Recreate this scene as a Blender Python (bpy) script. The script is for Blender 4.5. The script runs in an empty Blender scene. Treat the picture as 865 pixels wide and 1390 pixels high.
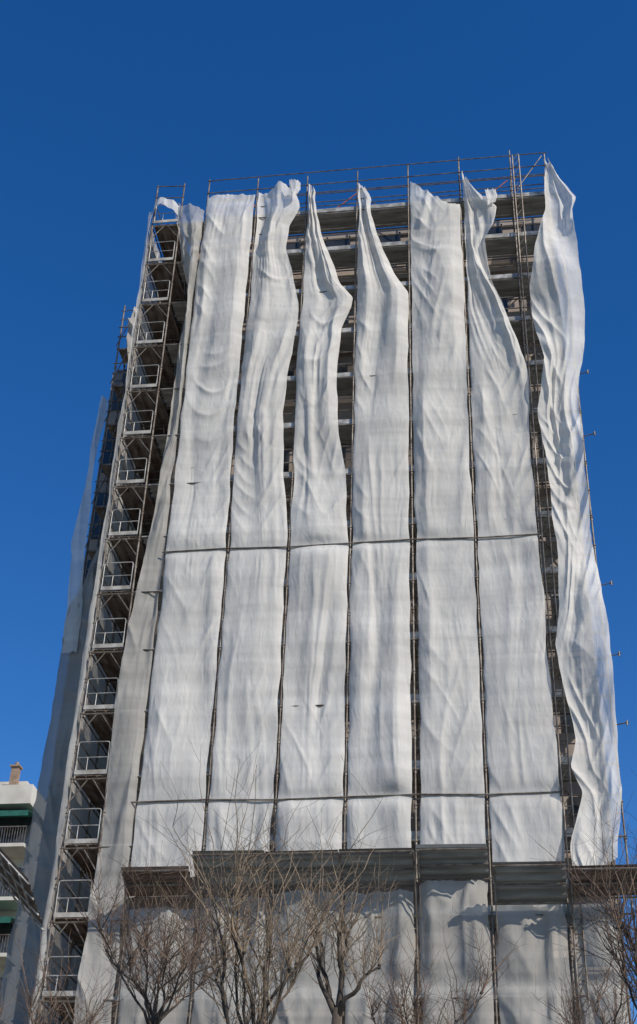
import bpy, bmesh, math, random
import numpy as np
from mathutils import Vector, Matrix
random.seed(7)
S=bpy.context.scene
COL=S.collection
S.view_settings.view_transform='Standard'; S.view_settings.look='None'; S.view_settings.exposure=0

# ---------------------------------------------------------------- camera
M=Matrix(((0.99049,0.05421,0.12643),(0.13422,-0.58205,-0.802),(0.03011,0.81135,-0.58379)))
cd=bpy.data.cameras.new("camera"); cam=bpy.data.objects.new("camera",cd); COL.objects.link(cam)
mw=M.to_4x4(); mw.translation=Vector((9.555,-32.7,1.6)); cam.matrix_world=mw
cd.sensor_fit='HORIZONTAL'; cd.sensor_width=36; cd.lens=76.66; cd.shift_y=-0.052
cd.clip_start=0.1; cd.clip_end=5000
S.camera=cam

# ---------------------------------------------------------------- light
EL=math.radians(37); AZ=math.radians(129)   # azimuth from +Y towards +X
sd=Vector((math.sin(AZ)*math.cos(EL),math.cos(AZ)*math.cos(EL),math.sin(EL)))
w=bpy.data.worlds.new("World"); S.world=w; w.use_nodes=True
nt=w.node_tree; bg=nt.nodes['Background']
sky=nt.nodes.new('ShaderNodeTexSky'); sky.sky_type='NISHITA'; sky.sun_disc=False
sky.sun_elevation=EL; sky.sun_rotation=AZ; sky.altitude=300; sky.air_density=1.0; sky.dust_density=0.0; sky.ozone_density=3.0
hs=nt.nodes.new('ShaderNodeHueSaturation'); hs.inputs['Saturation'].default_value=1.34; hs.inputs['Hue'].default_value=0.510
nt.links.new(sky.outputs[0],hs.inputs['Color']); nt.links.new(hs.outputs[0],bg.inputs[0]); bg.inputs[1].default_value=0.138
sl=bpy.data.lights.new("sun",'SUN'); sl.energy=4.8; sl.angle=math.radians(0.5); sl.color=(1,0.92,0.80)
so=bpy.data.objects.new("sun",sl); COL.objects.link(so)
so.rotation_euler=(-sd).to_track_quat('-Z','Y').to_euler(); so.location=(40,-40,60)

# ---------------------------------------------------------------- materials
def newmat(name):
    m=bpy.data.materials.new(name); m.use_nodes=True
    return m,m.node_tree,m.node_tree.nodes['Principled BSDF']
def noisemat(name,c1,c2,scale=3,rough=0.7,metal=0.0,stretch=(1,1,1),bump=0.0,bscale=30,detail=4):
    m,t,b=newmat(name)
    tc=t.nodes.new('ShaderNodeTexCoord'); mp=t.nodes.new('ShaderNodeMapping'); mp.inputs['Scale'].default_value=stretch
    n=t.nodes.new('ShaderNodeTexNoise'); n.inputs['Scale'].default_value=scale; n.inputs['Detail'].default_value=detail
    r=t.nodes.new('ShaderNodeValToRGB'); r.color_ramp.elements[0].position=0.35; r.color_ramp.elements[1].position=0.68
    r.color_ramp.elements[0].color=(*c1,1); r.color_ramp.elements[1].color=(*c2,1)
    t.links.new(tc.outputs['Object'],mp.inputs[0]); t.links.new(mp.outputs[0],n.inputs['Vector']); t.links.new(n.outputs[0],r.inputs[0])
    t.links.new(r.outputs[0],b.inputs['Base Color']); b.inputs['Roughness'].default_value=rough; b.inputs['Metallic'].default_value=metal
    if bump:
        n2=t.nodes.new('ShaderNodeTexNoise'); n2.inputs['Scale'].default_value=bscale; n2.inputs['Detail'].default_value=4
        t.links.new(mp.outputs[0],n2.inputs['Vector'])
        bp=t.nodes.new('ShaderNodeBump'); bp.inputs['Strength'].default_value=bump; bp.inputs['Distance'].default_value=0.02
        t.links.new(n2.outputs[0],bp.inputs['Height']); t.links.new(bp.outputs[0],b.inputs['Normal'])
    return m
def netmat(name,col,transp,transl=0.3):
    m=bpy.data.materials.new(name); m.use_nodes=True; t=m.node_tree; N=t.nodes; L=t.links
    for n in list(N): N.remove(n)
    out=N.new('ShaderNodeOutputMaterial'); tc=N.new('ShaderNodeTexCoord')
    mp=N.new('ShaderNodeMapping'); mp.inputs['Scale'].default_value=(1.2,1.2,0.5); L.new(tc.outputs['Object'],mp.inputs[0])
    n1=N.new('ShaderNodeTexNoise'); n1.inputs['Scale'].default_value=1.0; n1.inputs['Detail'].default_value=4; L.new(mp.outputs[0],n1.inputs['Vector'])
    mb=N.new('ShaderNodeMapping'); mb.inputs['Scale'].default_value=(0.10,0.10,1.1); mb.inputs['Location'].default_value=(3.1,1.7,0.4); L.new(tc.outputs['Object'],mb.inputs[0])
    n2=N.new('ShaderNodeTexNoise'); n2.inputs['Scale'].default_value=1.0; n2.inputs['Detail'].default_value=3.5; n2.inputs['Roughness'].default_value=0.7; L.new(mb.outputs[0],n2.inputs['Vector'])
    r2=N.new('ShaderNodeMapRange'); r2.inputs[1].default_value=0.32; r2.inputs[2].default_value=0.68; r2.inputs[3].default_value=0.91; r2.inputs[4].default_value=1.07; L.new(n2.outputs[0],r2.inputs[0])
    r1=N.new('ShaderNodeMapRange'); r1.inputs[1].default_value=0.3; r1.inputs[2].default_value=0.7; r1.inputs[3].default_value=0.9; r1.inputs[4].default_value=1.05; L.new(n1.outputs[0],r1.inputs[0])
    mu=N.new('ShaderNodeMath'); mu.operation='MULTIPLY'; L.new(r1.outputs[0],mu.inputs[0]); L.new(r2.outputs[0],mu.inputs[1])
    vm=N.new('ShaderNodeVectorMath'); vm.operation='SCALE'; vm.inputs[0].default_value=col; L.new(mu.outputs[0],vm.inputs['Scale'])
    mw_=N.new('ShaderNodeMapping'); mw_.inputs['Scale'].default_value=(5,5,1.6); L.new(tc.outputs['Object'],mw_.inputs[0])
    n3=N.new('ShaderNodeTexNoise'); n3.inputs['Scale'].default_value=1.0; n3.inputs['Detail'].default_value=3; n3.inputs['Distortion'].default_value=0.6; n3.inputs['Roughness'].default_value=0.5; L.new(mw_.outputs[0],n3.inputs['Vector'])
    bp=N.new('ShaderNodeBump'); bp.inputs['Strength'].default_value=0.8; bp.inputs['Distance'].default_value=0.036; L.new(n3.outputs[0],bp.inputs['Height'])
    d=N.new('ShaderNodeBsdfDiffuse'); tr=N.new('ShaderNodeBsdfTranslucent')
    for q in (d,tr): L.new(vm.outputs[0],q.inputs['Color']); L.new(bp.outputs[0],q.inputs['Normal'])
    m1=N.new('ShaderNodeMixShader'); m1.inputs[0].default_value=transl; L.new(d.outputs[0],m1.inputs[1]); L.new(tr.outputs[0],m1.inputs[2])
    tp=N.new('ShaderNodeBsdfTransparent')
    m2=N.new('ShaderNodeMixShader'); L.new(m1.outputs[0],m2.inputs[1]); L.new(tp.outputs[0],m2.inputs[2])
    r3=N.new('ShaderNodeMapRange'); r3.inputs[1].default_value=0.35; r3.inputs[2].default_value=0.65; r3.inputs[3].default_value=transp*1.2; r3.inputs[4].default_value=transp*0.8; L.new(n2.outputs[0],r3.inputs[0]); L.new(r3.outputs[0],m2.inputs[0])
    L.new(m2.outputs[0],out.inputs['Surface'])
    return m
MN=netmat("net_white",(0.77,0.75,0.71),0.23,0.2)
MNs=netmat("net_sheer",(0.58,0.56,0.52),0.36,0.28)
MNsh=netmat("net_shaded",(0.42,0.40,0.37),0.12,0.25)  # darker copy of the white netting, shade put into its colour
MP=noisemat("scaffold_steel",(0.08,0.055,0.04),(0.22,0.20,0.17),4,0.55,0.3)
MPg=noisemat("galvanised_steel",(0.22,0.21,0.19),(0.48,0.47,0.44),5,0.5,0.2)
MPr=noisemat("rusty_red_steel",(0.30,0.06,0.03),(0.42,0.12,0.06),6,0.7)
MD=noisemat("deck_steel",(0.26,0.255,0.23),(0.46,0.455,0.43),1.2,0.55,0.2,(1,6,1))
MDr=noisemat("rusty_deck",(0.14,0.09,0.065),(0.32,0.28,0.24),1.6,0.7,0.1,(3,1,1))
MT=noisemat("toe_board",(0.22,0.2,0.17),(0.46,0.44,0.40),3,0.6)
MA=noisemat("awning_grey",(0.14,0.145,0.14),(0.27,0.275,0.265),1.5,0.6,0.2,(0.6,3,3))
MAb=noisemat("awning_brown",(0.06,0.04,0.03),(0.16,0.115,0.09),2,0.8,0.0,(1,4,4))
MW=noisemat("plaster_beige",(0.24,0.20,0.17),(0.34,0.285,0.25),0.8,0.9,bump=0.2)
MG=noisemat("dark_glass",(0.02,0.025,0.03),(0.05,0.055,0.06),1,0.15)
MB=noisemat("bark",(0.022,0.017,0.012),(0.085,0.066,0.05),5,0.9,stretch=(1,1,0.4),bump=0.8,bscale=14)
MBt=noisemat("twig_bark",(0.09,0.065,0.04),(0.26,0.19,0.125),3,0.8)
MBr=noisemat("twig_brown",(0.065,0.042,0.028),(0.19,0.125,0.085),3,0.8)
MWh=noisemat("cream_render",(0.48,0.45,0.39),(0.60,0.57,0.50),1,0.85)
MGr=noisemat("green_canvas",(0.008,0.08,0.06),(0.015,0.13,0.10),3,0.8)
MTi=noisemat("tan_brick",(0.22,0.15,0.10),(0.32,0.23,0.17),4,0.8)
MAs=noisemat("asphalt",(0.04,0.04,0.042),(0.065,0.065,0.065),8,0.9,bump=0.3)
MC=noisemat("paving",(0.25,0.24,0.22),(0.35,0.34,0.31),6,0.9)
MGd=noisemat("ground_earth",(0.10,0.09,0.06),(0.14,0.15,0.08),0.3,0.95)

# ---------------------------------------------------------------- helpers
def obj(name,bm,mat,parent=None,smooth=False,label=None,category=None,kind=None,group=None):
    me=bpy.data.meshes.new(name)
    if isinstance(bm,bmesh.types.BMesh):
        bm.to_mesh(me); bm.free()
    else: me.from_pydata(*bm)
    if mat: me.materials.append(mat)
    if smooth: me.polygons.foreach_set('use_smooth',[True]*len(me.polygons))
    o=bpy.data.objects.new(name,me); COL.objects.link(o)
    tag(o,label,category,kind,group)
    if parent: o.parent=parent; o.matrix_parent_inverse=parent.matrix_world.inverted()
    return o
def tag(o,label=None,category=None,kind=None,group=None):
    if label:o["label"]=label
    if category:o["category"]=category
    if kind:o["kind"]=kind
    if group:o["group"]=group
def empty(name,loc,label,category,group=None):
    o=bpy.data.objects.new(name,None); o.location=loc; COL.objects.link(o); o.empty_display_size=0.3
    o.matrix_world=Matrix.Translation(loc)
    tag(o,label,category,None,group); return o
def tube(bm,p0,p1,r0,r1=None,n=6,caps=True):
    p0=Vector(p0);p1=Vector(p1); r1=r0 if r1 is None else r1
    d=(p1-p0)
    if d.length<1e-5: return
    d.normalize(); a=d.cross(Vector((0,0,1)) if abs(d.z)<0.9 else Vector((1,0,0))).normalized(); b=d.cross(a)
    A=[];B=[]
    for i in range(n):
        t=2*math.pi*i/n; v=a*math.cos(t)+b*math.sin(t)
        A.append(bm.verts.new(p0+v*r0)); B.append(bm.verts.new(p1+v*r1))
    for i in range(n): bm.faces.new((A[i],A[(i+1)%n],B[(i+1)%n],B[i]))
    if caps: bm.faces.new(A[::-1]); bm.faces.new(B)
def path(bm,pts,radii,n=5):
    rings=[]; prev=None
    for i,p in enumerate(pts):
        p=Vector(p); d=(Vector(pts[min(i+1,len(pts)-1)])-Vector(pts[max(i-1,0)]))
        if d.length<1e-6: d=Vector((0,0,1))
        d.normalize()
        if prev is None: a=d.cross(Vector((0.3,1,0.1))).normalized()
        else: a=(prev-d*prev.dot(d)).normalized()
        prev=a; b=d.cross(a)
        rings.append([bm.verts.new(p+(a*math.cos(2*math.pi*k/n)+b*math.sin(2*math.pi*k/n))*radii[i]) for k in range(n)])
    for A,B in zip(rings,rings[1:]):
        for k in range(n): bm.faces.new((A[k],A[(k+1)%n],B[(k+1)%n],B[k]))
    bm.faces.new(rings[0][::-1]); bm.faces.new(rings[-1])
def box(bm,x0,x1,y0,y1,z0,z1):
    v=[bm.verts.new((x,y,z)) for z in (z0,z1) for y in (y0,y1) for x in (x0,x1)]
    for f in ((0,2,3,1),(4,5,7,6),(0,1,5,4),(2,6,7,3),(0,4,6,2),(1,3,7,5)): bm.faces.new([v[i] for i in f])
def quadbox(bm,c,t):
    A=[bm.verts.new(Vector(p)) for p in c]; B=[bm.verts.new(Vector(p)+Vector(t)) for p in c]
    bm.faces.new(A[::-1]); bm.faces.new(B)
    for i in range(4): bm.faces.new((A[i],A[(i+1)%4],B[(i+1)%4],B[i]))
def perlin(x,y,seed=0):
    x=np.asarray(x,float);y=np.asarray(y,float)
    xi=np.floor(x);yi=np.floor(y);xf=x-xi;yf=y-yi
    def g(a,b,dx,dy):
        h=np.sin(a*127.1+b*311.7+seed*74.7)*43758.5453; an=(h-np.floor(h))*2*np.pi
        return np.cos(an)*dx+np.sin(an)*dy
    u=xf*xf*xf*(xf*(xf*6-15)+10); v=yf*yf*yf*(yf*(yf*6-15)+10)
    a=g(xi,yi,xf,yf);b=g(xi+1,yi,xf-1,yf);c=g(xi,yi+1,xf,yf-1);d=g(xi+1,yi+1,xf-1,yf-1)
    return ((a+(b-a)*u)+((c+(d-c)*u)-(a+(b-a)*u))*v)*1.5

LV=1.9; ZT=37.0
decks=[ZT-LV*k for k in range(19)]
PX=[0,1.8,3.6,5.4,7.2,9.0,10.8,12.0]

# ---------------------------------------------------------------- netting sheets
def net(label,L,R,top,bot,W=1.8,seed=0,y0=-0.05,mat=MN,amp=1.0,pinL=1,pinR=1,billow=0.12,nu=76,dz=0.048,
        pinch=(22.98,15.25),fray=0.04,plane='Y',group="white netting sheets hung over the scaffolding",scal=0.035,sharp=1.0,ragged=0.6,diag=1.0):
    nv=int((max(top)-min(bot))/dz)
    u,v=np.meshgrid(np.linspace(0,1,nu+1),np.linspace(0,1,nv+1))
    tu=np.interp(u,np.linspace(0,1,len(top)),top); bu=np.interp(u,np.linspace(0,1,len(bot)),bot)
    tu=tu+fray*perlin(u*5,u*0+seed*3.3,seed)+fray*0.9*perlin(u*13,u*0+seed,seed+2); bu=bu+fray*perlin(u*6,u*0+7.3,seed)
    z=tu*(1-v)+bu*v
    def smooth_interp(P):
        zz=np.linspace(min(bot)-0.5,max(top)+0.5,600)
        xx=np.interp(zz,[p[1] for p in P][::-1],[p[0] for p in P][::-1])
        k=np.hanning(9); k/=k.sum(); xx=np.convolve(np.pad(xx,4,'edge'),k,'valid')
        return np.interp(z,zz,xx)
    xl=smooth_interp(L); xr=smooth_interp(R)
    tz=np.exp(-(max(top)-z)/1.1)
    def sc(s): return scal*np.abs(np.sin(np.pi*(z-ZT)/LV+0.2*s))*(0.7+1.5*perlin(z*0.45,z*0+s,seed+s))+0.02*perlin(z*1.3,z*0+s,seed)
    def loose(s): return 0.05*perlin(z*0.7,z*0,seed+s)+0.015*perlin(z*2.2,z*0,seed+s+40)
    def rag(s): return ragged*tz*(0.12*perlin(z*1.8,z*0,seed+s+50)+0.04*perlin(z*5,z*0,seed+s+60))
    xl=xl+sc(11)*pinL+(1-pinL)*loose(5)+0.4*rag(1); xr=xr-sc(23)*pinR+(1-pinR)*loose(6)+rag(2)
    wd=xr-xl; s=np.clip(1-wd/W-0.05,0,1)
    mu=u*W
    hi=np.clip((z-21)/8,0,1)                 # cloth hangs slacker higher up
    wp=mu+0.42*perlin(mu*0.8,z*0.2,seed+1)+0.07*perlin(mu*2.0,z*0.35,seed+2)+0.08*z*perlin(z*0.05,z*0+.5,seed+33)
    f1=perlin(wp*1.1,z*0.11,seed+3)
    q=perlin(wp*1.9+3,z*0.13,seed+4); f2=1-2*np.sqrt(q*q+0.0012)
    q=perlin(wp*4.4,z*0.20,seed+7); f2b=1-2*np.sqrt(q*q+0.003)
    gf=np.clip(perlin(mu*0.8+9,z*0.17,seed+20)*2.4+0.35,0,1)
    gf2=np.clip(perlin(mu*0.9+19,z*0.24,seed+21)*2.6+0.05,0,1)
    def rd(q): r=1-2*np.sqrt(q*q+0.001); return np.sign(r)*np.abs(r)**2.2
    dl=rd(perlin((mu*1.0+z*0.45)*1.4,(z-mu)*0.22,seed+8)); dr=rd(perlin((mu*1.0-z*0.45)*1.4,(z+mu)*0.22,seed+9))
    gate=np.clip(perlin(mu*0.6+5,z*0.22,seed+12)*2.8+0.2,0,1)
    dg=(dl*np.clip(1.1-u*1.5,0,1)+dr*np.clip(u*1.5-0.4,0,1))*gate
    sw=rd(perlin((z-3.3*(u-0.5)**2)*0.85,u*0.7,seed+15))
    gs=np.clip(perlin(mu*0.5+31,z*0.18,seed+16)*2.6-0.4,0,1)
    f4=perlin(mu*3.2,z*1.6,seed+10)
    eL=np.clip(u/0.2,0,1)**0.7 if pinL else np.ones_like(u); eR=np.clip((1-u)/0.2,0,1)**0.7 if pinR else np.ones_like(u)
    e=eL*eR
    ss=s**0.9
    A=amp*(0.78+0.45*hi); h=sharp
    y=-billow*e*(0.6+1.3*perlin(u*0.7,z*0.25,seed+13)) - A*e*((0.11+0.27*ss)*f1+h*(0.045+0.16*ss)*f2*gf+h*(0.013+0.045*ss)*f2b*gf2+diag*(0.062+0.05*ss)*dg+diag*0.05*sw*gs+(0.004+0.03*tz)*f4)
    for zp in pinch:
        k=np.exp(-((z-zp)/0.22)**2); y=y*(1-0.8*k)-0.01*k
    x=xl+wd*u+A*e*(0.015+0.05*ss)*perlin(wp*2.2,z*0.3,seed+14)
    Y=y0+y
    if plane=='Y': P=np.stack([x,Y,z],-1)
    else: P=np.stack([Y,x,z],-1)
    verts=P.reshape(-1,3).tolist()
    n=nu+1
    i=np.arange((nv)*(n)).reshape(nv,n)[:,:-1].reshape(-1)
    faces=np.stack([i,i+n,i+n+1,i+1],-1).tolist()
    return obj("debris_netting",(verts,[],faces),mat,smooth=True,label=label,category="netting",group=group)
ZB=13.3
net("white netting sheet hanging straight beside scaffold corner pole",
    [(0.0,38.1),(-0.08,33.4),(-0.05,27.1),(-0.05,23),(-0.05,18),(-0.05,ZB-.3)],[(1.74,38),(1.72,33.2),(1.68,28.2),(1.76,23),(1.76,14.4),(1.76,ZB-.3)],[38.1,38.2,38.05],[12.7,13.3],seed=1,ragged=0.3)
net("white netting sheet with ragged folded-over top edge",
    [(1.84,38),(1.86,33.2),(1.76,30),(1.76,27),(1.83,23),(1.84,ZB)],[(3.2,38.1),(3.42,37.2),(3.05,36.3),(3.0,35.3),(3.3,33.8),(3.54,32.7),(3.52,31.7),(3.35,29.8),(3.2,28),(3.35,26),(3.54,23.6),(3.56,22),(3.55,ZB)],[38.25,38.1,38.3,38.1],[ZB,ZB],seed=2,amp=1.15,fray=0.10)
net("white netting sheet slipped down from a narrow peak",
    [(3.66,38.1),(3.64,35.1),(3.64,33.0),(3.55,30.4),(3.6,26.9),(3.64,23),(3.65,ZB)],[(3.90,38.1),(4.0,36.9),(4.2,35.8),(4.6,34.5),(4.9,33.4),(5.38,32.7),(5.24,32.1),(5.0,31.3),(4.9,30),(4.9,28.8),(5.0,27),(5.22,25.6),(5.36,23),(5.36,ZB)],[38.15,38.1],[ZB,ZB],seed=3,amp=1.1,fray=0.08)
net("white netting sheet slipped into a pointed sail shape",
    [(5.44,38.1),(5.46,33),(5.43,28),(5.44,23),(5.45,ZB)],[(5.70,38.0),(5.92,37.3),(5.9,36.6),(6.35,34.8),(6.75,33.6),(7.18,32.75),(7.14,28),(7.13,23),(7.12,ZB)],[38.2,38.0],[ZB,ZB],seed=4,amp=1.1,fray=0.08)
net("white netting sheet with sagging top edge between two poles",
    [(7.26,38.1),(7.26,30),(7.27,23.5),(7.33,21),(7.33,15.5),(7.26,ZB)],[(8.95,38.1),(8.98,36.5),(9.02,33),(8.96,28),(8.96,23),(8.96,ZB)],[38.1,37.5,37.1,36.6,36.7],[ZB,ZB],seed=5,fray=0.08,ragged=0.3)
net("white netting sheet torn loose along its upper edge",
    [(9.1,38.3),(9.1,33),(9.05,27),(9.05,12.8)],[(9.3,38.0),(9.72,37.1),(10.24,36.3),(10.04,35.4),(9.74,34.7),(9.93,33),(10.34,31.4),(10.70,29.8),(10.9,28.9),(10.82,28),(10.7,26.3),(10.76,24.7),(10.76,22.9),(10.8,18.3),(10.84,12.8)],[38.4,37.9,37.1,36.4],[12.95,12.95],seed=6,amp=1.2,pinR=0,fray=0.08)
net("loose white netting sheet billowing free beside open scaffold bay",
    [(11.98,38.2),(11.80,35.6),(11.38,33.9),(11.08,32.2),(11.14,30.9),(11.34,29.1),(11.02,27.3),(11.10,26.2),(11.24,25.1),(11.2,23.5),(11.24,22),(11.18,20.4),(10.98,19.25),(11.16,17.7),(11.34,16.5),(11.12,15.7),(11.36,15.1),(10.98,13.75),(11.0,12.5)],
    [(12.15,38.2),(12.45,37.3),(12.88,36.4),(12.70,35.6),(12.72,34.2),(12.76,31.5),(12.66,30),(12.34,28.5),(12.26,27.3),(12.22,23),(12.38,19.9),(12.38,17.7),(12.28,15.1),(12.08,13.6),(11.98,12.5)],[38.25,38.1],[13.0,13.4],W=1.5,seed=24,amp=1.15,pinL=0,pinR=0,billow=0.3,y0=-0.26,pinch=(),mat=MN,sharp=1.1,nu=100,fray=0.07,diag=1.8)
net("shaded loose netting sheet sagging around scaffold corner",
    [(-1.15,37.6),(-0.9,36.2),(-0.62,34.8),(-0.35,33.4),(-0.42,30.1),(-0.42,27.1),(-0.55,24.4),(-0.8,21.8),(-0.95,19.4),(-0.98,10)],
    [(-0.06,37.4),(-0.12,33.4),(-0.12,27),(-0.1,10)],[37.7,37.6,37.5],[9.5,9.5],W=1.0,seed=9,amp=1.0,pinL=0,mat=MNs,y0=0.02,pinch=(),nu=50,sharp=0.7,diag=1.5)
net("scrap of white netting draped over scaffold top rail",
    [(-1.95,38.1),(-1.95,37.2)],[(-1.0,38.1),(-1.0,37.2)],[37.9,38.05,37.95,37.75],[37.55,37.75,37.5,37.3],W=1.4,seed=31,amp=0.5,pinch=(),nu=30,y0=-0.06)
for (x,z,wd,h,sd_) in ((3.02,38.2,0.42,0.95,61),(9.85,37.0,0.42,0.8,63)):
    net("crumpled torn flap of white netting folded over at tie",[(x,z+.3),(x+0.05,z-h)],[(x+wd*0.8,z+.3),(x+wd,z-h*0.5),(x+wd*0.6,z-h)],[z,z-0.05],[z-h,z-h*0.75],W=wd*1.5,seed=sd_,amp=0.45,pinL=0,pinR=0,pinch=(),nu=26,dz=0.03,y0=-0.36,billow=0.05,fray=0.08,group="torn netting flaps")
ST=[12.45,12.7,12.8,12.8,13.0,12.4,12.4]
for k,(a,b) in enumerate(zip(PX[:-1],PX[1:])):
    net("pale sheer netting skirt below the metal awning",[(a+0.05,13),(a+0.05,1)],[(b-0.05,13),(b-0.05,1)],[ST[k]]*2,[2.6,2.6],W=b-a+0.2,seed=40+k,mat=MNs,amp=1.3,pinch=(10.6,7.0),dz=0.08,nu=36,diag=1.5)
net("grey netting edge wrapped along scaffold outer pole",[(-2.1,38),(-2.06,30),(-2.12,20),(-2.08,3)],[(-1.98,38),(-1.98,3)],[37.6,37.6],[3,3],W=0.15,seed=50,mat=MNs,y0=0.0,amp=0.3,billow=0.05,pinL=0,pinR=0,nu=10,pinch=(),scal=0)
net("shade-toned white netting on side scaffold face",[(0.1,37.5),(0.1,2)],[(6.4,37.5),(6.4,2)],[37.3,37.1],[3,3],W=6.3,seed=51,plane='X',y0=-2.06,mat=MNsh,amp=0.8,pinch=(),dz=0.1,nu=60)
net("shade-toned white netting sheet on recessed wing scaffold",[(-4.4,38.6),(-4.15,37),(-3.95,35),(-3.8,33),(-3.9,30),(-4.05,28),(-4.55,26),(-5.0,24.2),(-4.95,21.4),(-5.1,16),(-5.25,10),(-5.25,3)],[(-2.3,38.4),(-2.3,3)],[38.3,38.2],[3,3],W=3.4,seed=52,y0=5.9,mat=MNsh,amp=2.0,pinch=(),pinL=0,dz=0.06,nu=80,diag=1.6)
net("loose pale netting strip bulging from wing scaffold",[(-4.95,36.5),(-4.95,34),(-5.02,32),(-5.12,29.4),(-5.25,27.4),(-5.12,26.8),(-5.0,24.7),(-4.95,22)],[(-4.8,36.5),(-4.8,33),(-4.8,30),(-4.7,27),(-4.4,24)],[34,34],[23,23],W=0.7,seed=53,y0=5.85,mat=MN,amp=0.6,pinch=(),pinL=0,pinR=0,dz=0.08,nu=24,scal=0)

# ---------------------------------------------------------------- scaffolding
def pole(parent,x,y,z0,z1,r=0.026,mat=MP):
    bm=bmesh.new(); tube(bm,(x,y,z0),(x,y,z1),r,n=8)
    z=ZT-0.15
    while z>z0:
        tube(bm,(x,y,z-0.07),(x,y,z+0.07),r*1.45,n=8)
        tube(bm,(x-0.05,y-0.03,z+0.02),(x+0.05,y-0.03,z+0.02),0.018,n=5)
        z-=LV/2
    return obj("pole",bm,mat,parent)
def deck(parent,x0,x1,y0,y1,z,mat=MD,along='X'):
    bm=bmesh.new()
    n=3; g=0.02; wv=(y1-y0)/n if along=='X' else (x1-x0)/n
    for i in range(n):
        if along=='X': a=(x0,x1,y0+i*wv+g/2,y0+(i+1)*wv-g/2)
        else: a=(x0+i*wv+g/2,x0+(i+1)*wv-g/2,y0,y1)
        box(bm,*a,z-0.012,z)
        if along=='X':
            for yy in (a[2],a[3]-0.012): box(bm,a[0],a[1],yy,yy+0.012,z-0.07,z-0.0125)
        else:
            for xx in (a[0],a[1]-0.012): box(bm,xx,xx+0.012,a[2],a[3],z-0.07,z-0.0125)
    L0,L1=(x0,x1) if along=='X' else (y0,y1)
    t=L0+0.3
    while t<L1:
        if along=='X': box(bm,t,t+0.03,y0+0.03,y1-0.03,z-0.05,z-0.013)
        else: box(bm,x0+0.03,x1-0.03,t,t+0.03,z-0.05,z-0.013)
        t+=0.6
    return obj("platform",bm,mat,parent)
sc=empty("facade_scaffold",(6,0,0),"tall steel tube scaffold covering tower block facade","scaffolding")
for x in PX:
    pole(sc,x,0,0.2,39.1+0.25*math.sin(x*3.1)); pole(sc,x,1.0,0.2,39.05)
pole(sc,12.32,0.1,0.2,34.5,0.024)
for z in decks:
    if z<2: continue
    deck(sc,-0.88,12.02,0.06,0.96,z)
for k,z in enumerate(decks):
    if z<2: continue
    bm=bmesh.new()
    for h in (0.5,1.0): 
        tube(bm,(-0.05,0.035,z+h),(12.3,0.035,z+h),0.019,n=6)
    obj("guardrail",bm,MP,sc)
    bm=bmesh.new(); box(bm,-0.05,12.0,0.06,0.085,z+0.004,z+0.17); obj("toe_board",bm,MPg,sc)
    bm=bmesh.new()
    tube(bm,(-0.9,0.0,z-0.1),(12.35,0.0,z-0.1),0.024,n=6); tube(bm,(-0.9,1.0,z-0.1),(12.05,1.0,z-0.1),0.024,n=6)
    for x in PX:
        tube(bm,(x,0,z-0.12),(x,1.0,z-0.12),0.024,n=6)
        tube(bm,(x,0,z-0.55),(x,0.35,z-0.13),0.016,n=5); tube(bm,(x,1.0,z-0.55),(x,0.65,z-0.13),0.016,n=5)
    obj("platform_frame",bm,MP,sc)
for yy,zz in ((0.0,39.0),(0.0,38.35),(1.0,38.95),(1.0,38.3),(1.0,37.75)):
    bm=bmesh.new(); tube(bm,(-0.05,yy-0.03,zz),(12.1,yy-0.03,zz+0.02),0.02,n=6); obj("top_rail",bm,MP,sc)
for (a,b,m) in (((0.1,1.0,37.2),(1.75,1.0,38.9),MPr),((3.65,1.0,37.3),(5.3,1.0,38.9),MPr),((5.5,1.0,38.6),(7.1,1,37.2),MP),((9.1,1,37.3),(10.7,1,38.9),MPr),((10.9,0,37.2),(11.9,0,38.9),MP)):
    bm=bmesh.new(); tube(bm,a,b,0.02,n=6); obj("brace",bm,m,sc)
for k in range(16):
    z=decks[k]
    bm=bmesh.new(); a,b=((-0.0,1.8),(3.6,5.4),(9,10.8),(10.8,12.0))[k%4]
    if k%2: a,b=b,a
    tube(bm,(a,1.04,z-1.85),(b,1.04,z),0.02,n=5); obj("brace",bm,MP,sc)
for zz,x0,x1 in ((22.98,-0.15,10.95),(15.25,-0.25,10.95)):
    bm=bmesh.new()
    for i in range(6):
        a=x0+(x1-x0)*i/6; b=x0+(x1-x0)*(i+1)/6
        tube(bm,(a,-0.10,zz+0.03*math.sin(i*2.1)),(b+0.03,-0.10,zz+0.03*math.sin((i+1)*2.1)),0.022,n=6)
    obj("clamping_tube",bm,MP,sc)
bm=bmesh.new()
for (dx,dy) in ((0.0,-0.14),(0.22,-0.14)):
    tube(bm,(10.88+dx,dy,3),(10.88+dx,dy,38.9),0.026,n=6)
z=3.3
while z<38.8:
    tube(bm,(10.88,-0.14,z),(11.10,-0.14,z),0.014,n=5); tube(bm,(10.88,-0.14,z),(11.10,-0.14,z+0.35),0.010,n=4); z+=0.35
obj("lattice_mast",bm,MP,sc)
for zz in (28.9,26.5,21.3,19.1,17.1):
    bm=bmesh.new(); tube(bm,(12.28,0.1,zz),(12.72,0.0,zz+0.03),0.016,n=6); tube(bm,(12.66,0.0,zz-0.05),(12.66,0.0,zz+0.09),0.024,n=6); obj("stub_tube",bm,MP,sc)

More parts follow.
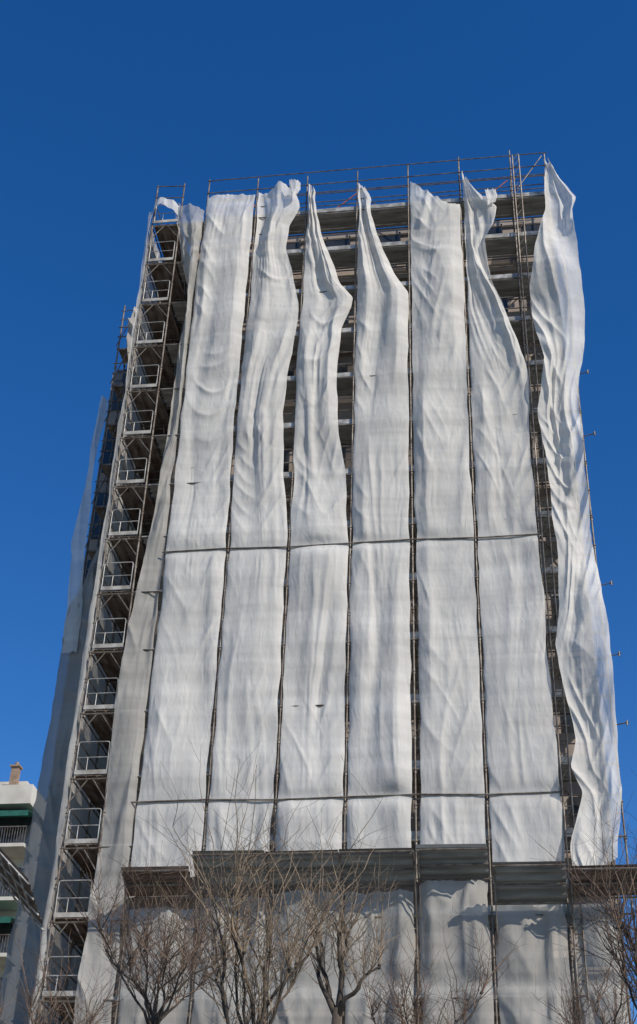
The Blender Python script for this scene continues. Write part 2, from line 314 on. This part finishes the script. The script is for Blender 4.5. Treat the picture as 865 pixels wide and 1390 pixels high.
ts=empty("corner_scaffold",(-1.4,0,0),"narrow scaffold tower with railed platforms at each level","scaffolding")
for y in (0,1.8,3.6,5.4): 
    for x in (-1.92,-0.93): pole(ts,x,y,0.2,39.0 if y==0 else 38.4,0.029)
for z in decks:
    if z<1: continue
    deck(ts,-1.88,-0.97,0.05,6.4,z,MDr,'Y')
    bm=bmesh.new(); r=0.015; xl,xr=-1.86,-1.0; yq=-0.05; h=0.92
    pts=[(xl,yq,z+0.02),(xl,yq,z+h-0.06),(xl+0.02,yq,z+h-0.015),(xl+0.07,yq,z+h),(xr-0.07,yq,z+h),(xr-0.02,yq,z+h-0.015),(xr,yq,z+h-0.06),(xr,yq,z+0.02)]
    path(bm,pts,[r]*8,n=6); tube(bm,(xl,yq,z+0.47),(xr,yq,z+0.47),r*0.9,n=6)
    tube(bm,(xl+0.3,yq,z+0.02),(xl+0.3,yq,z+0.47),r*0.8,n=6)
    obj("end_guardrail",bm,MPg,ts)
    bm=bmesh.new(); box(bm,-1.87,-0.98,-0.085,-0.06,z-0.02,z+0.10); obj("toe_board",bm,MT,ts)
    bm=bmesh.new(); tube(bm,(-1.92,0,z-0.13),(-0.93,0,z-0.13),0.026,n=6)
    tube(bm,(-1.92,0,z-0.75),(-1.5,0,z-0.14),0.018,n=5); tube(bm,(-0.93,0,z-0.75),(-1.35,0,z-0.14),0.018,n=5)
    for y in (1.8,3.6,5.4): tube(bm,(-1.92,y,z-0.13),(-0.93,y,z-0.13),0.024,n=5)
    for x in (-1.92,-0.93): tube(bm,(x,0,z-0.13),(x,6.4,z-0.13),0.022,n=5)
    obj("end_frame",bm,MP,ts)
    bm=bmesh.new()
    for h in (0.5,1.0): tube(bm,(-1.9,0,z+h),(-1.9,6.4,z+h),0.019,n=5)
    obj("guardrail",bm,MP,ts)
for zz in (38.9,38.3):
    bm=bmesh.new(); tube(bm,(-1.95,-0.02,zz+0.05),(-0.9,-0.02,zz-0.05),0.02,n=6); obj("top_rail",bm,MP,ts)
for k in range(0,17):
    z=decks[k+1] if k+1<len(decks) else 0
    if z<2: continue
    bm=bmesh.new(); y0,y1=(1.2,2.3) if k%2 else (2.9,1.9)
    for x in (-1.55,-1.2): tube(bm,(x,y0,z),(x,y1,z+1.9),0.018,n=5)
    for i in range(7):
        t=(i+0.5)/7; tube(bm,(-1.55,y0+(y1-y0)*t,z+1.9*t),(-1.2,y0+(y1-y0)*t,z+1.9*t),0.012,n=4)
    obj("ladder",bm,MPg,ts)
wsf=empty("wing_scaffold",(-3.6,6.5,0),"scaffold on recessed wing of tower block","scaffolding")
for x in (-4.8,-4.3,-3.0): 
    for y in (6.3,7.3): pole(wsf,x,y,0.2,39.2,0.034)
for z in decks:
    if z<2: continue
    deck(wsf,-4.85,-2.2,6.4,7.2,z,MDr)
    bm=bmesh.new()
    for h in (0.5,1.0): tube(bm,(-4.9,6.28,z+h),(-2.2,6.28,z+h),0.026,n=5)
    tube(bm,(-4.9,6.28,z),(-4.3,6.28,z+1.85),0.022,n=5)
    obj("guardrail",bm,MP,wsf)
bm=bmesh.new()
for zz in (38.4,38.9): tube(bm,(-4.9,6.28,zz),(-2.2,6.28,zz),0.02,n=5)
obj("top_rail",bm,MP,wsf)

# ---------------------------------------------------------------- awnings (corrugated sheets)
def awning(label,x0,x1,yi,zi,yo,zo,mat,zx=0.0,step=0.06,c0=0.024,slat=False):
    e=empty("protective_awning",((x0+x1)/2,yi,zi),label,"awning","corrugated debris awnings on the scaffold")
    bm=bmesh.new(); d=Vector((yo-yi,zo-zi)); Ld=d.length; d.normalize(); nrm=Vector((-d.y,d.x))
    npf=int(Ld/step); prof=[]
    for i in range(npf+1):
        s=Ld*i/npf; c=c0*(1 if (i//2)%2 else -1)
        q=Vector((yi,zi))+d*s+nrm*c; prof.append((q.x,q.y))
    nx=max(1,int((x1-x0)/1.8+0.5)); 
    for k in range(nx):
        a=x0+(x1-x0)*k/nx+0.01; b=x0+(x1-x0)*(k+1)/nx-0.01; off=0.03*math.sin(k*2.3+x0)
        A=[];B=[]
        for (y,z) in prof:
            A.append(bm.verts.new((a,y,z+off+zx*(a-x0))));B.append(bm.verts.new((b,y,z+off*0.4+zx*(b-x0))))
        for i in range(npf): bm.faces.new((A[i],B[i],B[i+1],A[i+1]))
    obj("metal_sheet",bm,mat,e)
    bm=bmesh.new(); zz1=zx*(x1-x0)
    for t in ((0.03,0.5,0.97) if not slat else (0.02,0.34,0.66,0.98)):
        tube(bm,(x0,yi+(yo-yi)*t,zi+(zo-zi)*t-0.07),(x1,yi+(yo-yi)*t,zi+(zo-zi)*t-0.07+zz1),0.024,n=6)
    k=x0+0.05
    while k<=x1:
        zk=zx*(k-x0)
        tube(bm,(k,yi,zi-0.1+zk),(k,yo,zo-0.1+zk),0.024,n=6)
        if zx==0: tube(bm,(k,yi*0.6,zi-1.0),(k,yi+(yo-yi)*0.6,zi+(zo-zi)*0.6-0.1),0.02,n=5)
        k+=1.8 if not slat else 0.3
    obj("bracket",bm,MPg if slat else MP,e)
    return e
awning("long grey corrugated metal awning below the netting",1.75,7.2,-0.12,12.95,-1.05,13.54,MA)
awning("short grey corrugated metal awning set slightly higher",7.25,8.98,-0.12,13.1,-1.0,13.58,MA)
awning("grey corrugated metal awning set slightly lower",9.06,10.8,-0.12,12.5,-1.1,13.12,MA)
awning("brown rusty metal awning at scaffold end",0.0,1.72,-0.12,12.75,-1.05,13.16,MAb)
awning("brown rusty metal awning beside loose netting",10.85,15.2,-0.12,12.6,-1.1,13.0,MAb)
awning("dark brown ribbed metal awning slanting off scaffold corner",-5.6,-1.98,-0.3,15.3,-1.9,15.95,MAb,zx=-0.93,slat=True)

# ---------------------------------------------------------------- building
bd=empty("tower_block",(6,8,0),"beige plastered tower block hidden behind scaffolding","building")
bm=bmesh.new(); box(bm,-0.75,12.1,1.5,16,0,37.0); box(bm,-5.45,-0.76,7.9,16,0,37.0); obj("wall",bm,MW,bd)
bm=bmesh.new(); box(bm,-0.85,12.2,1.42,16.2,37.003,37.35); obj("roof",bm,MW,bd)
for fl in range(12):
    z=1.2+fl*3.05
    bm=bmesh.new(); box(bm,-0.4,12.05,1.12,1.497,z-0.18,z); box(bm,-0.4,12.05,1.12,1.2,z+0.003,z+0.95); obj("balcony",bm,MW,bd)
    for x in (0.3,2.4,4.2,6.0,7.9,9.6,11.2):
        bm=bmesh.new(); box(bm,x,x+0.75,1.44,1.497,z+0.2,z+2.35); 
        box(bm,x-0.06,x,1.42,1.496,z+0.2,z+2.4); box(bm,x+0.75,x+0.81,1.42,1.496,z+0.2,z+2.4)
        obj("window",bm,MG,bd)
    for x in (-5.3,-4.2):
        bm=bmesh.new(); box(bm,x,x+0.8,7.84,7.897,z+0.3,z+2.4); obj("window",bm,MG,bd)

# ---------------------------------------------------------------- neighbouring block
nb=empty("neighbour_building",(-22,44,0),"cream apartment block with balconies and green awnings","building")
bm=bmesh.new(); box(bm,-30,-17.9,40,52,0,32.0); obj("wall",bm,MWh,nb)
bm=bmesh.new(); box(bm,-30.3,-17.6,38.1,52.3,31.35,32.5); obj("roof",bm,MWh,nb)
bm=bmesh.new(); box(bm,-30,-18.9,40.5,51,32.503,33.75); obj("penthouse",bm,MWh,nb)
bm=bmesh.new(); box(bm,-19.6,-19.15,39.4,39.8,32.503,34.2); box(bm,-19.68,-19.07,39.3,39.9,34.203,34.3)
tube(bm,(-19.37,39.6,34.3),(-19.37,39.6,34.55),0.12,n=8)
obj("chimney",bm,MTi,nb)
for fl in range(10):
    z=1.6+fl*3.05
    bm=bmesh.new(); box(bm,-30,-17.6,38.2,39.997,z-0.2,z); obj("balcony",bm,MWh,nb)
    bm=bmesh.new()
    for i in range(80):
        x=-29.9+i*0.155; box(bm,x,x+0.025,38.22,38.26,z+0.003,z+0.95)
    box(bm,-30,-17.6,38.2,38.28,z+0.953,z+1.0); obj("railing",bm,MP,nb)
    for x in (-29.8,-26.8,-23.8,-20.8):
        bm=bmesh.new(); box(bm,x,x+2.8,39.93,39.997,z+0.02,z+2.25); obj("window",bm,MG,nb)  # window glass stretched wide, its dark colour standing in for balcony shade
    if fl in (7,9):
        for x in (-22.9,-20.2):
            bm=bmesh.new(); quadbox(bm,[(x,39.9,z+2.2),(x+2.55,39.9,z+2.2),(x+2.55,38.2,z+1.9),(x,38.2,z+1.9)],(0,0,0.03)); box(bm,x,x+2.55,38.17,38.197,z+1.6,z+1.9); obj("awning",bm,MGr,nb)

# ---------------------------------------------------------------- bare pollarded trees
def tree(label,x,y,hf,spread,rise,shoot,nlimb,nshoot,mat,seed,twigs=5,thick=1.0):
    rnd=random.Random(seed)
    e=empty("pollarded_tree",(x,y,0),label,"tree","bare pollarded trees in front of the building")
    bm=bmesh.new()
    pts=[];rr=[]
    for i in range(9):
        t=i/8; pts.append((x+0.08*math.sin(t*5+seed)-0.08*math.sin(5+seed),y+0.06*math.cos(t*4+seed),hf*t)); rr.append(thick*(0.12-0.06*t+(0.08 if i==0 else 0)))
    path(bm,pts,rr,n=10)
    tips=[]; base=Vector(pts[-1])
    for i in range(nlimb):
        a=2*math.pi*i/nlimb+rnd.uniform(-.5,.5); L=spread*rnd.uniform(0.25,1.0); rz=rise*rnd.uniform(0.5,1.2)
        P=[base-Vector((0,0,0.12))]; R=[0.045*thick]; wx,wy=rnd.uniform(-.14,.14),rnd.uniform(-.14,.14)
        for j in range(1,8):
            t=j/7; P.append(base+Vector((math.cos(a)*L*t+wx*math.sin(t*5)+rnd.uniform(-.03,.03),math.sin(a)*L*0.8*t+wy*math.sin(t*4),rz*t+rnd.uniform(-.03,.03)))); R.append(thick*(0.033-0.022*t+rnd.uniform(0,.006)))
        path(bm,P,R,n=8)
        for q in range(2):
            c=P[-1]+Vector((rnd.uniform(-.02,.02),rnd.uniform(-.02,.02),rnd.uniform(-.03,.03)))
            bmesh.ops.create_icosphere(bm,subdivisions=2,radius=rnd.uniform(0.014,0.026),matrix=Matrix.Translation(c))
        tips+=[(P[-1],a,1.0),(P[6],a,0.5),(P[5],a,0.45),(P[4],a,0.4),(P[3],a,0.35),(P[2],a,0.3)]
    for v in bm.verts: v.co+=Vector((rnd.uniform(-1,1),rnd.uniform(-1,1),rnd.uniform(-1,1)))*0.004
    obj("trunk",bm,MB,e,smooth=True)
    bm=bmesh.new()
    for tip,a,wt in tips:
        for s in range(max(1,int(nshoot*wt+rnd.random()))):
            b=a+rnd.gauss(0,1.3); tilt=abs(rnd.gauss(0.30,0.33)); L=shoot*rnd.uniform(0.3,1.1)*(0.8+0.2*wt)
            d=Vector((math.cos(b)*math.sin(tilt),math.sin(b)*math.sin(tilt),math.cos(tilt)))
            p=Vector(tip); r=rnd.uniform(0.004,0.011)*(0.6+0.4*wt); P=[p.copy()];R=[r]; seg=9
            for i in range(seg):
                d=(d+Vector((rnd.gauss(0,.16),rnd.gauss(0,.16),0.03))).normalized(); p=p+d*L/seg; P.append(p.copy()); R.append(r*(1-(i+1)/seg)+0.002)
            path(bm,P,R,n=4)
            for q in range(twigs):
                i=rnd.randint(1,seg-1); dd=(P[i+1]-P[i]).normalized(); aa=rnd.uniform(0,6.28)
                side=Vector((math.cos(aa),math.sin(aa),rnd.uniform(-0.3,0.4))).normalized()
                d2=(dd*0.6+side*0.9).normalized(); l2=L*rnd.uniform(0.12,0.42); c=P[i]; Q=[c.copy()]
                for j in range(4):
                    d2=(d2+Vector((rnd.gauss(0,.25),rnd.gauss(0,.25),0.08))).normalized(); c=c+d2*l2/4; Q.append(c.copy())
                rb=R[i]*0.5; path(bm,Q,[rb,rb*0.8+0.001,rb*0.6+0.001,rb*0.3+0.001,0.0018],n=3)
    obj("crown",bm,mat,e)
    return e
tree("bare pollarded tree with tall spreading pale shoots",6.5,-17,4.95,0.75,1.5,2.0,9,5,MBt,3,twigs=6,thick=0.7)
tree("bare pollarded tree with dark knobbly limbs",7.25,-15,6.2,0.6,0.9,1.45,5,5,MBt,8,thick=1.0,twigs=6)
tree("dense twiggy brown pollarded tree",4.1,-12,6.7,1.5,1.3,1.5,10,7,MBr,12,twigs=8,thick=0.6)
tree("bare pollarded tree with thin brown shoots",7.9,-11,6.0,1.2,1.2,1.4,7,5,MBr,17,twigs=8,thick=0.55)
tree("bare pollarded tree with spreading brown shoots",11.3,-14,6.0,0.9,1.4,2.0,9,6,MBr,23,twigs=8,thick=0.6)
tree("bare pollarded tree with thin brown twigs",10.9,-8,6.8,1.4,1.2,1.3,7,5,MBr,29,twigs=8,thick=0.55)
tree("bare twiggy tree beside the scaffold corner",2.9,-13,5.6,1.1,1.0,1.2,6,4,MBr,41,twigs=8,thick=0.55)

# ---------------------------------------------------------------- ground
def sheet(name,x0,x1,y0,y1,z,mat):
    bm=bmesh.new(); vs=[bm.verts.new(p) for p in ((x0,y0,z),(x1,y0,z),(x1,y1,z),(x0,y1,z))]; bm.faces.new(vs); obj(name,bm,mat,kind="structure")
sheet("ground",-1500,1500,-1500,1500,0,MGd)
sheet("road",-200,200,-31,-22,0.004,MAs)
bm=bmesh.new(); box(bm,-200,200,-21.9,-2,0.0,0.13); obj("pavement",bm,MC,kind="structure")
bm=bmesh.new(); box(bm,-200,200,-40,-31.1,0.0,0.13); obj("near_pavement",bm,MC,kind="structure")
